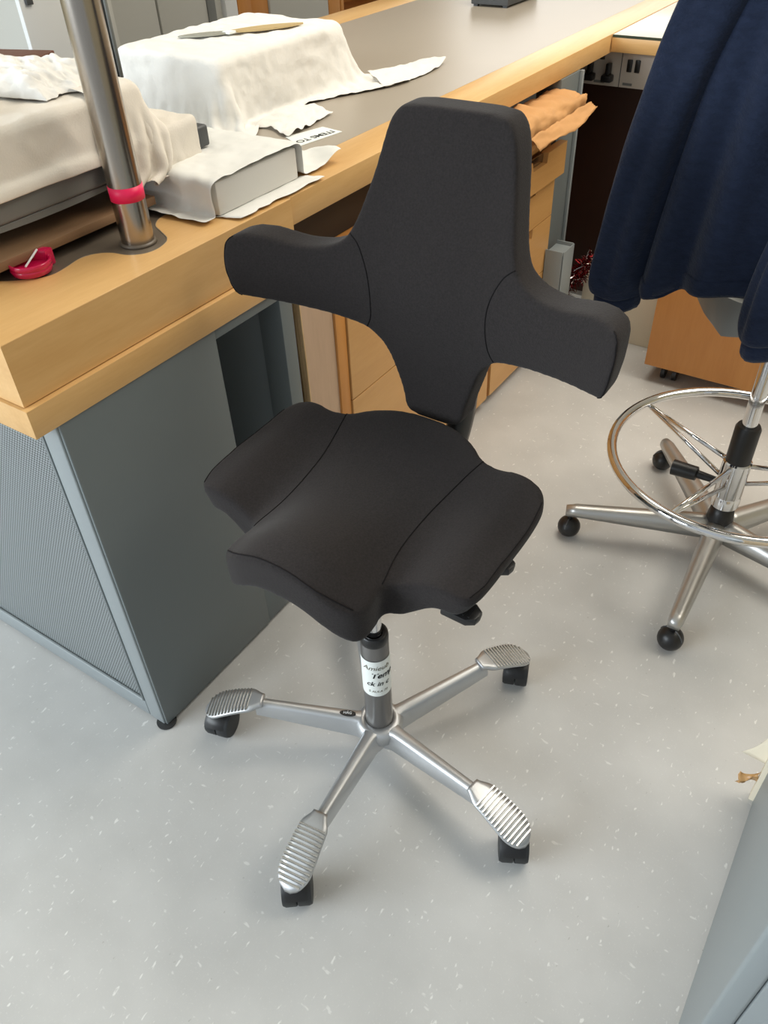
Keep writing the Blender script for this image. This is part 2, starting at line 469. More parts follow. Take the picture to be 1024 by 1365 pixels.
b2 = thing('workbench', 'long beech edged workbench with grey laminate top running to the back', 'workbench', (-1.45, 2.5, 0))
part(boxo('timber_border', (-1.054, 1.1005, .849), (-.9485, 5.2, BZ), 'beech', None, .0015), b2)
part(boxo('timber_border', (-1.96, 1.1005, .849), (-1.825, 5.2, BZ), 'beech', None, .0015), b2)
part(boxo('laminate_surface', (-1.8245, 1.1005, .86), (-1.0545, 5.2, BZ-.0006), 'laminate'), b2)
part(boxo('gap_shade_sheet', (-1.012, 1.125, .752), (-1.0, 1.87, .8488), 'black'), b2)  # added black sheet, stands in for the shade in the gap under the top
part(boxo('modesty_panel', (-1.78, 1.13, .05), (-1.76, 5.2, .848), 'darkgrey'), b2)

# grey end cabinet
cab = thing('steel_cabinet', 'grey painted steel cabinet with perforated end panel under the near bench end', 'cabinet', (-1.3, .8, 0))
X0 = -.9372; Y0 = .522
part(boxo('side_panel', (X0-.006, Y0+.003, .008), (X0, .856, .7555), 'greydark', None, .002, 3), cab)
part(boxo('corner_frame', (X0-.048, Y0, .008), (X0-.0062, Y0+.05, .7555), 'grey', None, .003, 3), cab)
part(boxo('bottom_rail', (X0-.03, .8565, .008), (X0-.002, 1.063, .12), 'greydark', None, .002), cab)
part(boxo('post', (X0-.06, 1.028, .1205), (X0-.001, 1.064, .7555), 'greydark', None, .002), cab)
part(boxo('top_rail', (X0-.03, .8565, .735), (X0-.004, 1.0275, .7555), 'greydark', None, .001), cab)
part(boxo('inner_panel', (-1.9, 1.038, .02), (X0-.0605, 1.058, .7555), 'grey'), cab)
part(boxo('inner_panel', (-1.9, .836, .02), (X0-.0485, .856, .7555), 'grey'), cab)
part(boxo('back_panel', (-1.92, .53, .02), (-1.9005, 1.058, .7555), 'grey'), cab)
part(boxo('base_panel', (-1.9, .55, .02), (X0-.031, 1.037, .04), 'grey'), cab)
part(boxo('hole_shade_sheet', (-1.9, Y0+.012, .056), (X0-.0485, Y0+.014, .755), 'black'), cab)  # added black sheet, gives the holes the dark of the cabinet's shaded inside
part(boxo('bottom_frame', (-1.9, Y0, .0085), (X0-.0485, Y0+.03, .055), 'grey', None, .002), cab)
bm = bmesh.new(); tube(bm, [(X0-.052, Y0+.001, .7555), (X0-.052, Y0+.001, .060), (-1.9, Y0+.001, .060)], .0032, 6)
part(obj('panel_bead', bm, 'grey'), cab)
bm = bmesh.new()
vs = [bm.verts.new(p) for p in ((-1.9, Y0+.006, .055), (X0-.048, Y0+.006, .055), (X0-.048, Y0+.006, .7555), (-1.9, Y0+.006, .7555))]; bm.faces.new(vs)
part(obj('perforated_panel', bm, 'perf'), cab)
bm = bmesh.new(); lathe(bm, [(0, 0), (.019, 0), (.0205, .002), (.0205, .0055), (.012, .0065), (.008, .008), (0, .008)], 24, (X0-.012, Y0+.010, 0))
part(obj('levelling_foot', bm, 'rubber', auto=50), cab)
bm = bmesh.new(); prism(bm, [(.852, .49), (.862, .49), (.872, .475), (.872, .44), (.852, .44)], X0-.06, X0-.03, 'x', .001)
part(obj('shelf_bracket', bm, 'grey'), cab)

# plywood board beside it
ply = thing('plywood_board', 'pale plywood board standing upright between steel cabinet and drawer unit', 'board', (-.965, 1.12, 0))
def lean(bm, k):
    for v in bm.verts: v.co.y += k*(.8-v.co.z)*.055
bm = bmesh.new(); box(bm, (-.958, 1.088, .001), (-.9405, 1.184, .735)); lean(bm, .25); part(obj('face', bm, 'plyface'), ply)
for i in range(5):
    bm = bmesh.new(); x = -.9582+i*.0036; box(bm, (x, 1.0850+.0008*(i % 2), .001), (x+.0033, 1.0879, .735)); lean(bm, .25)
    part(obj('ply_layer', bm, 'plyedge'), ply)

# drawer pedestals
def pedestal(label, y0, y1, fronts, xf=-.931, z0=.03, z1=.75, sidew=.034):
    p = thing('drawer_pedestal', label, 'drawer unit', (-1.2, (y0+y1)/2, 0), 0, 'drawer pedestals under the long bench')
    part(boxo('body', (-1.5, y0, z0), (xf-.024, y1, z1), 'cabwood', None, .001), p)
    part(boxo('front_frame', (xf-.0238, y0, z0), (xf-.004, y0+sidew, z1), 'cabwood', None, .001), p)
    for (za, zb, out) in fronts:
        ya, yb = y0+sidew+.002, y1-.002
        ym = (ya+yb)/2
        # front with a notch for the grip cut in its upper edge
        gw = .05; gh = .026
        pts = [(ya, za), (yb, za), (yb, zb), (ym+gw, zb), (ym+gw-.006, zb-gh), (ym-gw+.006, zb-gh), (ym-gw, zb), (ya, zb)]
        bm = bmesh.new(); prism(bm, pts, xf-.0236+out, xf+out, 'x', .0008)
        d = part(obj('drawer', bm, 'drawer'), p)
        g = boxo('grip', (xf-.019+out, ym-gw+.004, zb-gh+.001), (xf-.014+out, ym+gw-.004, zb-.002), 'inox'); part(g, d)
    for xx in (-1.45, -1.0):
        for yy in (y0+.05, y1-.05):
            bm = bmesh.new(); lathe(bm, [(0, 0), (.018, 0), (.018, .026), (0, .0299)], 16, (xx, yy, 0)); part(obj('foot', bm, 'black'), p)
    return p
pedestal('wide beech drawer unit beside the plywood board behind the chair', 1.188, 1.912, [(.032, .408, 0), (.411, .745, 0)])
p2 = pedestal('narrow beech drawer unit with a slightly open drawer under the paper bag', 1.925, 2.283, [(.032, .145, 0), (.148, .312, 0), (.315, .482, 0), (.485, .608, .0), (.611, .700, .026), (.703, .748, 0)], sidew=.002)
bm = bmesh.new(); tube(bm, [(-.932, 2.215, .728), (-.927, 2.215, .728)], .009, 16); part(obj('lock', bm, 'inox', auto=40), p2)
bm = bmesh.new(); tube(bm, [(-.927, 2.215, .728), (-.9262, 2.215, .728)], .004, 10); part(obj('keyhole', bm, 'black', auto=40), p2)

# bench leg and grey box section
leg = thing('bench_leg', 'tall grey steel bench leg right of the narrow drawer unit', 'table leg', (-.96, 2.36, 0))
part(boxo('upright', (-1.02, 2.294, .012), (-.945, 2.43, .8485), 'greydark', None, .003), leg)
part(boxo('flange', (-.9448, 2.418, .012), (-.935, 2.43, .8485), 'grey', None, .001), leg)
part(boxo('foot_plate', (-1.04, 2.29, 0), (-.94, 2.45, .0118), 'grey', None, .001), leg)
gb = thing('steel_box_section', 'short open grey steel box section standing at the foot of the bench leg', 'bracket', (-.9, 2.3, 0))
part(boxo('front_plate', (-.872, 2.262, 0), (-.868, 2.342, .385), 'grey', None, .0015), gb)
part(boxo('side_plate', (-.929, 2.258, 0), (-.8722, 2.262, .385), 'grey', None, .0015), gb)
part(boxo('side_plate', (-.929, 2.342, 0), (-.8722, 2.346, .385), 'grey', None, .0015), gb)
part(boxo('top_plate', (-.929, 2.2622, .368), (-.8722, 2.3418, .374), 'grey', None, .001), gb)

# side bench (crosswise)
sb = thing('side_bench', 'crosswise beech bench with pale glass top meeting the long bench', 'workbench', (-.3, 3.0, 0))
part(boxo('fascia', (-.946, 2.65, .853), (1.6, 2.675, .892), 'beech_x', None, .001), sb)
part(boxo('base_board', (-.946, 2.676, .853), (1.6, 3.4, .892), 'beech_x'), sb)
part(boxo('glass_top', (-.945, 2.652, .8922), (1.6, 3.4, .8995), 'glass', None, .0008), sb)
part(boxo('glass_edge', (-.945, 2.6495, .8923), (1.6, 2.6518, .8992), 'glassedge'), sb)
part(boxo('back_panel', (-1.2, 2.775, .02), (-.72, 2.79, .8525), 'darkwood'), sb)
part(boxo('inner_panel', (-.7195, 2.775, .02), (1.6, 2.79, .8525), 'black'), sb)  # black colour stands in for the unlit right part of the recess
bm = bmesh.new(); box(bm, (-.80, 2.80, .8996), (-.55, 3.05, .9002)); tag(obj('grey_sheet', bm, 'plastgrey'), 'grey sheet lying on the glass top of the crosswise bench', 'sheet')

# dado trunking with sockets
tr = thing('socket_trunking', 'cream power socket trunking fixed under the crosswise bench top', 'socket strip', (-.6, 2.72, .8))
part(boxo('trunk', (-1.055, 2.712, .745), (.9, 2.76, .8525), 'trunk', None, .002), tr)
part(boxo('joint_strip', (-.928, 2.7105, .746), (-.926, 2.7118, .8523), 'darkgrey'), tr)
for i, x in enumerate((-1.025, -.99, -.958, -.90, -.875)):
    part(boxo('switch', (x-.008, 2.707, .818 if i < 3 else .79), (x+.008, 2.7117, .84 if i < 3 else .825), 'black', None, .002), tr) if i in (1, 3, 4) else None
part(boxo('rating_plate', (-1.01, 2.7108, .752), (-.975, 2.7118, .759), 'plastgrey'), tr)
part(boxo('rating_plate', (-.915, 2.7108, .752), (-.885, 2.7118, .759), 'plastgrey'), tr)
for i, (x, lab) in enumerate(((-1.022, 'black power plug nearest the bench leg in the socket trunking'), (-.962, 'black power plug next to the trunking joint'))):
    t = thing('power_plug', lab, 'plug', (x, 2.70, .77), 0, 'plugs in the socket trunking')
    bm = bmesh.new(); box(bm, (-.017, -.018, -.010), (.017, .0115, .010), .004); obj('body', bm, 'black', t, auto=40)
    bm = bmesh.new(); box(bm, (-.007, -.012, .0102), (.007, .0115, .042), .003); obj('grip', bm, 'black', t, auto=40)

# ------------------------------------------------------------------ saddle chair (the main subject)
CX, CY = -.541, .724
chair = thing('saddle_chair', 'black fabric saddle chair with cross shaped backrest and aluminium five star base', 'chair', (CX, CY, 0))
XC = -.548
def to_chair(o): return part(o, chair)

# backrest
half = [(0, .647), (.036, .649), (.052, .658), (.058, .685), (.069, .72), (.086, .765), (.112, .793), (.155, .806), (.205, .817), (.250, .827), (.282, .834), (.300, .839), (.308, .850),
        (.315, .890), (.314, .920), (.307, .932), (.290, .936), (.268, .934), (.246, .928), (.220, .921), (.19, .919), (.163, .924), (.143, .936), (.130, .960), (.117, 1.005),
        (.105, 1.06), (.097, 1.088), (.085, 1.106), (.064, 1.112), (0, 1.113)]
XB = XC-.011
full = half + [(-u, z) for u, z in half[-2:0:-1]]
outl = [tuple(p) for p in catmull(full, 4, True)]
TH = .052
def back_y(u, z):
    return .948+.05*(z-.65)/.47-1.265*np.maximum(0, np.abs(u)-.05)**2-.045*np.exp(-((z-.89)/.13)**2)
bm = bmesh.new(); prism(bm, outl, 0, TH, 'y')
br = remeshed('backrest', bm, .0036, 24, .5)
V = coords(br)
# puff: thin the outline end slightly, full in the middle
d = V[:, 1].copy(); V[:, 1] = back_y(V[:, 0], V[:, 2]) + d
V[:, 0] += XB
set_coords(br, V); br.data.materials.append(MT['fabric'])
for p in br.data.polygons: p.use_smooth = True
to_chair(br)
from mathutils.bvhtree import BVHTree
def bvh(o):
    me = o.data
    return BVHTree.FromPolygons([v.co.copy() for v in me.vertices], [tuple(p.vertices) for p in me.polygons])
def seam_on(tree, pts, parent, r=.0009, name='seam', off=.0002):
    P = []
    for p in catmull(pts, 6):
        loc, nrm, idx, dist = tree.find_nearest(Vector(p)); P.append(loc + nrm*off)
    bm = bmesh.new(); tube(bm, P, r, 6); return part(obj(name, bm, 'seam', smooth=True), parent)
tb = bvh(br)
for s in (-1, 1):
    seam_on(tb, [(XB+u, float(back_y(u, z)), z) for u, z in [(s*.136, .944), (s*.119, .928), (s*.104, .895), (s*.099, .86), (s*.102, .82), (s*.112, .797)]], br)
    seam_on(tb, [(XB+s*u, float(back_y(s*u, z))-.002, z) for u, z in [(.302, .938), (.314, .928), (.318, .89), (.311, .846), (.298, .832)]], br, .0010, 'end_seam')
# backrest carrier behind and below
bm = bmesh.new()
car = catmull([(XC, .76, .520), (XC, .86, .515), (XC, .96, .53), (XC, 1.025, .60), (XC, 1.04, .70), (XC, 1.02, .82)], 6)
tube(bm, [tuple(p) for p in car], .02, 10, squash=1.6)
to_chair(obj('backrest_arm', bm, 'black', smooth=True))

# seat
sh = [(0, .190), (.06, .188), (.092, .181), (.112, .170), (.121, .152), (.119, .130), (.116, .112), (.126, .099), (.155, .094), (.20, .094), (.228, .090), (.241, .074), (.246, .040), (.247, 0), (.247, -.08),
      (.243, -.122), (.226, -.148), (.19, -.153), (.152, -.151), (.122, -.160), (.092, -.183), (.05, -.202), (0, -.207)]
sf = sh + [(-u, v) for u, v in sh[-2:0:-1]]
so = [tuple(p) for p in catmull(sf, 4, True)]
SY = .72; SXC = XC-.004
def sstep(a, b, x): t = np.clip((x-a)/(b-a), 0, 1); return t*t*(3-2*t)
def seat_z(u, w):
    r = sstep(-.12, .12, w)
    au = np.abs(u)
    nose = .024*sstep(.0, .16, w)*np.clip(1-1.5*(au/.125)**2, -.6, 1)
    valley = .024*r*np.exp(-((au-.118)/.052)**2)
    wing = .005*sstep(.12, .19, au)-.010*sstep(.19, .25, au)
    return .648 + .022*sstep(.05, .2, -w)*(1-.35*(au/.25)**2) + nose - valley + wing - .010*sstep(.135, .2, w)
def seat_t(u, w):   # thinner out on the wings
    return .064-.022*sstep(.13, .22, np.abs(u))
bm = bmesh.new(); prism(bm, [(u, -v) for u, v in so], -.066, 0, 'z')
st = remeshed('seat', bm, .0038, 28, .5)
V = coords(st)
U, W = V[:, 0].copy(), -V[:, 1].copy()
k = V[:, 2]/.066
V[:, 2] = seat_z(U, W)+k*seat_t(U, W)
shr = 1+.10*np.minimum(0, k+.35)*sstep(.12, .24, np.abs(U))   # underside tucks in below the wings
V[:, 0] = SXC+U*shr-.08*np.maximum(0, W-.1); V[:, 1] += SY
set_coords(st, V); st.data.materials.append(MT['fabric'])
for p in st.data.polygons: p.use_smooth = True
to_chair(st)
ts = bvh(st)
def seat_pts(L, dz=.002): return [(SXC+u-.08*max(0, w-.1), SY-w, float(seat_z(np.array(u), np.array(w)))+dz) for u, w in L]
for s in (-1, 1):
    seam_on(ts, seat_pts([(s*.128, -.155), (s*.118, -.11), (s*.108, -.05), (s*.104, .01), (s*.106, .06), (s*.116, .108)]), st)
    seam_on(ts, seat_pts([(s*.236, .084), (s*.2445, .05), (s*.246, 0), (s*.246, -.07), (s*.241, -.125)], .004), st, .0009, 'end_seam')
seam_on(ts, seat_pts([(-.113, .166), (-.07, .184), (0, .189), (.07, .184), (.113, .166)], .004), st, .0010, 'front_seam')

# under-seat mechanism and levers
bm = bmesh.new(); box(bm, (XC-.085, .63, .525), (XC+.085, .86, .578), .012); to_chair(obj('mechanism', bm, 'black', auto=40))
for yy, ln in ((.665, .226), (.775, .222)):
    bm = bmesh.new()
    tube(bm, [(XC+.08, yy, .555), (XC+ln-.05, yy, .571), (XC+ln-.02, yy, .571)], .007, 8)
    prism(bm, [(XC+ln-.045, yy-.017), (XC+ln-.006, yy-.018), (XC+ln+.006, yy-.010), (XC+ln+.008, yy), (XC+ln+.006, yy+.010), (XC+ln-.006, yy+.018), (XC+ln-.045, yy+.017)], .564, .578, 'z', .004)
    for k in range(4):
        box(bm, (XC+ln-.03+k*.008, yy-.012, .578), (XC+ln-.027+k*.008, yy+.012, .5796))
    to_chair(obj('lever', bm, 'black', auto=40))

# gas column
bm = bmesh.new(); lathe(bm, [(0, .06), (.0265, .06), (.0262, .14), (.025, .335), (.0235, .338), (0, .338)], 40, (CX, CY, 0))
col = to_chair(obj('column', bm, 'steelgrey', auto=40))
bm = bmesh.new(); lathe(bm, [(.0155, .345), (.0215, .350), (.0245, .346), (.0255, .338), (.0253, .329), (.0245, .3275)], 40, (CX, CY, 0))
part(obj('collar', bm, 'black', smooth=True), col)
bm = bmesh.new(); lathe(bm, [(0, .3), (.014, .3), (.014, .53), (0, .53)], 28, (CX, CY, 0)); part(obj('piston', bm, 'chrome', auto=40), col)
# paper label around the column
a_c = math.atan2(-CY, -CX)   # towards the camera
lab_n = 24; bm = bmesh.new(); rr = .0264
row = []
for k in range(lab_n+1):
    a = a_c + R(-82) + R(164)*k/lab_n
    row.append([bm.verts.new((CX+rr*math.cos(a), CY+rr*math.sin(a), z)) for z in (.197, .295)])
for k in range(lab_n): bm.faces.new((row[k][0], row[k+1][0], row[k+1][1], row[k][1]))
lo = part(obj('paper_label', bm, 'paper', smooth=True), col)
def wrap_text(body, size, z, a_off, m, slant=0, bold=0):
    me = text_mesh(body, size, .0001, bold)
    for v in me.vertices:
        x, y = v.co.x, v.co.y
        x += slant*y
        a = a_c + a_off + x/rr
        v.co = Vector((CX+(rr+.0004)*math.cos(a), CY+(rr+.0004)*math.sin(a), z+y))
    part(link('writing', me, m), lo)
wrap_text('Amieub', .0165, .277, R(2), 'faintink', .3)
wrap_text('Temp', .0195, .256, R(28), 'ink', .3, .0004)
wrap_text('ck in c', .0165, .233, R(6), 'ink', .3, .0003)
wrap_text('S AULA 70', .008, .2115, R(4), 'faintink', .2)

# five star base
A0 = 205.6
bm = bmesh.new(); lathe(bm, [(0, .05), (.030, .05), (.044, .062), (.046, .086), (.040, .094), (.0275, .097), (.0268, .094), (0, .094)], 40, (CX, CY, 0))
hub = to_chair(obj('hub', bm, 'alu', smooth=True))
def base_arm(ang):
    root = Matrix.Translation((CX, CY, 0)) @ Matrix.Rotation(ang, 4, 'Z')
    # rib: tall narrow section, local x outwards
    bm = bmesh.new()
    secs = []
    N = 12
    for i in range(N+1):
        t = i/N; x = .028+t*.215
        zt = .0945+.019*t; hgt = .050-.018*t; wt = .0135-.0035*t; wb = .0165-.004*t
        if i == 0: wt += .006; wb += .006
        pts = [(-wb, zt-hgt), (-wb, zt-hgt+.006), (-wt, zt-.006), (-wt+.004, zt-.001), (0, zt), (wt-.004, zt-.001), (wt, zt-.006), (wb, zt-hgt+.006), (wb, zt-hgt)]
        secs.append([bm.verts.new((x, yy, zz)) for yy, zz in pts])
    for a, b in zip(secs, secs[1:]):
        for k in range(8): bm.faces.new((a[k], a[k+1], b[k+1], b[k]))
        bm.faces.new((a[8], a[0], b[0], b[8]))
    bm.faces.new(secs[0]); bm.faces.new(secs[-1][::-1])
    bm.transform(root)
    arm = to_chair(obj('base_arm', bm, 'alu', auto=50))
    # foot pad: paddle sloping down to the caster
    L0, L1 = .228, .352
    def top(x): 
        t = (x-L0)/(L1-L0); return .1185 + .004*math.sin(t*math.pi) - .046*t**1.25
    def halfw(x):
        t = (x-L0)/(L1-L0)
        if t < .22: return .014+.0125*sstep(0, .22, t)
        return .0265+.0045*math.sin((t-.22)/.78*math.pi*.62) if t < .72 else max(.001, (.0265+.0045*math.sin((t-.22)/.78*math.pi*.62))*math.sqrt(max(0, 1-((t-.72)/.285)**2)))
    bm = bmesh.new(); S = []
    for i in range(25):
        x = L0+(L1-L0)*i/24; h = halfw(x); z = top(x)
        S.append([bm.verts.new((x, yy, zz)) for yy, zz in ((-h*.9, z-.011), (-h, z-.005), (-h*.96, z-.001), (-h*.5, z), (0, z+.0003), (h*.5, z), (h*.96, z-.001), (h, z-.005), (h*.9, z-.011))])
    for a, b in zip(S, S[1:]):
        for k in range(8): bm.faces.new((a[k], a[k+1], b[k+1], b[k]))
        bm.faces.new((a[8], a[0], b[0], b[8]))
    bm.faces.new(S[0]); bm.faces.new(S[-1][::-1])
    bm.transform(root); pad = part(obj('foot_pad', bm, 'alu', smooth=True), arm)
    for i in range(13):
        x = L0+.030+i*.0071; h = halfw(x)*.95; z = top(x); 
        dz = top(x+.0035)-top(x)
        bm = bmesh.new()
        pr = [(x-.0018, z-.001), (x-.0010, z+.0021), (x+.0012, z+.0018), (x+.0022, z-.0012)]
        a = [bm.verts.new((q[0], -h, q[1])) for q in pr]; b = [bm.verts.new((q[0], h, q[1])) for q in pr]
        for k in range(4): bm.faces.new((a[k], a[(k+1) % 4], b[(k+1) % 4], b[k]))
        bm.faces.new(a[::-1]); bm.faces.new(b); bm.transform(root)
        part(obj('ridge', bm, 'aluridge'), arm)
    return arm
arms = [base_arm(R(A0+72*k)) for k in range(5)]
def caster(x, y, swivel, zt, rad=.0305, wid=.052, parent=None):
    root = Matrix.Translation((x, y, 0)) @ Matrix.Rotation(swivel, 4, 'Z')
    bm = bmesh.new()
    for s in (-1, 1):
        prof = [(0, s*.0012), (rad*.97, s*.0012), (rad, s*.003), (rad, s*(wid/2-.006)), (rad*.93, s*(wid/2-.001)), (rad*.7, s*wid/2), (0, s*wid/2)]
        b2 = bmesh.new(); lathe(b2, prof, 28); b2.transform(Matrix.Translation((0, 0, rad)) @ Matrix.Rotation(R(90), 4, 'X'))
        me = bpy.data.meshes.new('t'); b2.to_mesh(me); b2.free(); bm.from_mesh(me); bpy.data.meshes.remove(me)
    bm.transform(root)
    cw = part(obj('caster', bm, 'rubber', auto=40), parent)
    bm = bmesh.new()
    n = 16; hw = wid*.44
    rows = []
    for yy, kk in ((-hw, .80), (-hw*.92, .98), (-hw*.6, 1.06), (0, 1.08), (hw*.6, 1.06), (hw*.92, .98), (hw, .80)):
        rows.append([bm.verts.new((math.cos(a)*rad*kk, yy, rad+math.sin(a)*rad*kk)) for a in np.linspace(R(20), R(200), n)])
    for p, q in zip(rows, rows[1:]):
        for k in range(n-1): bm.faces.new((p[k], p[k+1], q[k+1], q[k]))
    tube(bm, [(0, 0, rad*1.9), (0, 0, zt)], .006, 10)
    bm.transform(root); part(obj('caster_hood', bm, 'black', auto=40), cw)
    return cw
for k, sw in zip(range(5), (R(-75), R(-52), R(-62), R(-70), R(-40))):
    a = R(A0+72*k); caster(CX+.326*math.cos(a), CY+.326*math.sin(a), sw, .070, parent=chair)
# badge on the arm nearest the cabinet
a = R(A0); bm = bmesh.new()
root = Matrix.Translation((CX, CY, 0)) @ Matrix.Rotation(a, 4, 'Z') @ Matrix.Translation((.062, 0, .0983))
prism(bm, [(.016*math.cos(t)*1.0, .0062*math.sin(t)) for t in np.linspace(0, 2*math.pi, 24, endpoint=False)], -.002, .0008, 'z'); bm.transform(root)
bd = part(obj('badge', bm, 'black'), arms[0])
me = text_mesh('HÅG', .008, .0001, .0001); me.transform(root @ Matrix.Translation((0, 0, .0012)) @ Matrix.Rotation(math.pi, 4, 'Z')); part(link('writing', me, 'white'), bd)

# ------------------------------------------------------------------ draughting stool
SX, SYY = -.152, 1.615
stool = thing('draughting_stool', 'draughting stool with chrome foot ring and polished aluminium star base', 'stool', (SX, SYY, 0))
def ps(o): return part(o, stool)
bm = bmesh.new(); lathe(bm, [(0, .055), (.030, .055), (.033, .075), (.030, .125), (.024, .165), (0, .165)], 32, (SX, SYY, 0)); ps(obj('hub', bm, 'black', smooth=True))
bm = bmesh.new(); lathe(bm, [(0, .16), (.031, .16), (.0315, .185), (.030, .188), (.030, .192), (.0315, .195), (.0315, .285), (.028, .288), (0, .288)], 36, (SX, SYY, 0))
ps(obj('collar', bm, 'chrome', auto=40))
bm = bmesh.new(); lathe(bm, [(0, .285), (.0275, .285), (.0275, .375), (.024, .382), (0, .382)], 32, (SX, SYY, 0)); ps(obj('column_sleeve', bm, 'black', auto=40))
bm = bmesh.new(); lathe(bm, [(0, .38), (.0165, .38), (.0165, .68), (0, .68)], 28, (SX, SYY, 0)); ps(obj('column', bm, 'chrome', auto=40))
RZ, RR = .292, .278
bm = bmesh.new(); tube(bm, [(SX+RR*math.cos(t), SYY+RR*math.sin(t), RZ) for t in np.linspace(0, 2*math.pi, 72, endpoint=False)], .0115, 14, closed=True)
ps(obj('foot_ring', bm, 'chrome', smooth=True))
for ad in (255, 155, 15):
    a = R(ad)
    for dz in (.275, .225):
        bm = bmesh.new()
        tube(bm, [(SX+.03*math.cos(a), SYY+.03*math.sin(a), dz), (SX+(RR-.006)*math.cos(a), SYY+(RR-.006)*math.sin(a), RZ-.004)], .0055, 10)
        ps(obj('spoke', bm, 'chrome', smooth=True))
bm = bmesh.new()
ak = R(178)
tube(bm, [(SX+.03*math.cos(ak), SYY+.03*math.sin(ak), .215), (SX+.075*math.cos(ak), SYY+.075*math.sin(ak), .215), (SX+.078*math.cos(ak), SYY+.078*math.sin(ak), .215), (SX+.135*math.cos(ak), SYY+.135*math.sin(ak), .212)], [.008, .010, .017, .019], 14)
ps(obj('clamp_knob', bm, 'black', auto=40))
for k in range(5):
    a = R(200+72*k); root = Matrix.Translation((SX, SYY, 0)) @ Matrix.Rotation(a, 4, 'Z')
    bm = bmesh.new(); S = []
    for i in range(15):
        t = i/14; x = .020+t*.338; zt = .118-.022*t; wd = .026-.010*t+ (.002 if i == 14 else 0); hh = .052-.030*t
        if i == 14: wd *= .7; zt -= .003
        S.append([bm.verts.new((x, yy*wd, zt+zz*hh)) for yy, zz in ((-1, -1), (-1, -.55), (-.75, -.15), (-.3, 0), (.3, 0), (.75, -.15), (1, -.55), (1, -1))])
    for p, q in zip(S, S[1:]):
        for j in range(7): bm.faces.new((p[j], p[j+1], q[j+1], q[j]))
        bm.faces.new((p[7], p[0], q[0], q[7]))
    bm.faces.new(S[0]); bm.faces.new(S[-1][::-1]); bm.transform(root)
    ps(obj('base_arm', bm, 'stoolalu', smooth=True))
    x, y = SX+.345*math.cos(a), SYY+.345*math.sin(a)
    bm = bmesh.new()
    r0 = .0285
    prof = [(r0*math.sin(t), r0-r0*math.cos(t)) for t in np.linspace(0, math.pi, 16)]
    lathe(bm, prof, 24, (x, y, 0)); tube(bm, [(x, y, r0*1.8), (x, y, .076)], .007, 10)
    cw = ps(obj('caster', bm, 'black', smooth=True))
    bm = bmesh.new(); tube(bm, [(x+math.cos(a+1.2)*.0287*math.cos(t), y+math.sin(a+1.2)*.0287*math.cos(t), r0+.0287*math.sin(t)) for t in np.linspace(.3, 2.8, 16)], .0016, 6)
    part(obj('caster_gap', bm, 'darkgrey'), cw)
# seat shell and back plate (mostly under the fleece)
bm = bmesh.new()
top = catmull([(-.236, 1.478), (-.29, 1.51), (-.345, 1.59), (-.352, 1.68), (-.30, 1.77), (-.15, 1.80), (0, 1.77), (.05, 1.66), (.04, 1.55), (-.02, 1.49), (-.12, 1.465), (-.200, 1.468)], 4, True)
rg = []
for z, k, zl in ((.640, .80, .024), (.650, .93, .020), (.70, 1.0, 0), (.716, 1.0, 0)):
    r_ = []
    for x, y in top:
        cxx, cyy = -.236, 1.478
        d_ = math.hypot(x-cxx, y-cyy)
        kk = 1-(1-k)*min(1, d_/.10)
        r_.append(bm.verts.new((-.15+(x+.15)*kk, 1.62+(y-1.62)*kk, z+zl*min(1, d_/.12))))
    rg.append(r_)
n = len(top)
for p, q in zip(rg, rg[1:]):
    for k in range(n): bm.faces.new((p[k], p[(k+1) % n], q[(k+1) % n], q[k]))
bm.faces.new(rg[0][::-1]); bm.faces.new(rg[-1]); ps(obj('seat_shell', bm, 'plastgrey', auto=35))
bm = bmesh.new(); lathe(bm, [(0, .7165), (.150, .7165), (.158, .728), (.155, .745), (.135, .756), (0, .760)], 40, (SX, 1.635, 0)); ps(obj('seat_cushion', bm, 'black', smooth=True))
bm = bmesh.new(); tube(bm, [(SX-.03, 1.56, .69), (SX-.03, 1.44, .70), (SX-.03, 1.408, .80), (SX-.03, 1.400, 1.1)], .008, 10); ps(obj('back_post', bm, 'plastgrey', smooth=True))
bm = bmesh.new(); box(bm, (SX-.11, 1.386, 1.05), (SX+.06, 1.406, 1.25), .008); ps(obj('backrest', bm, 'plastgrey', auto=40))

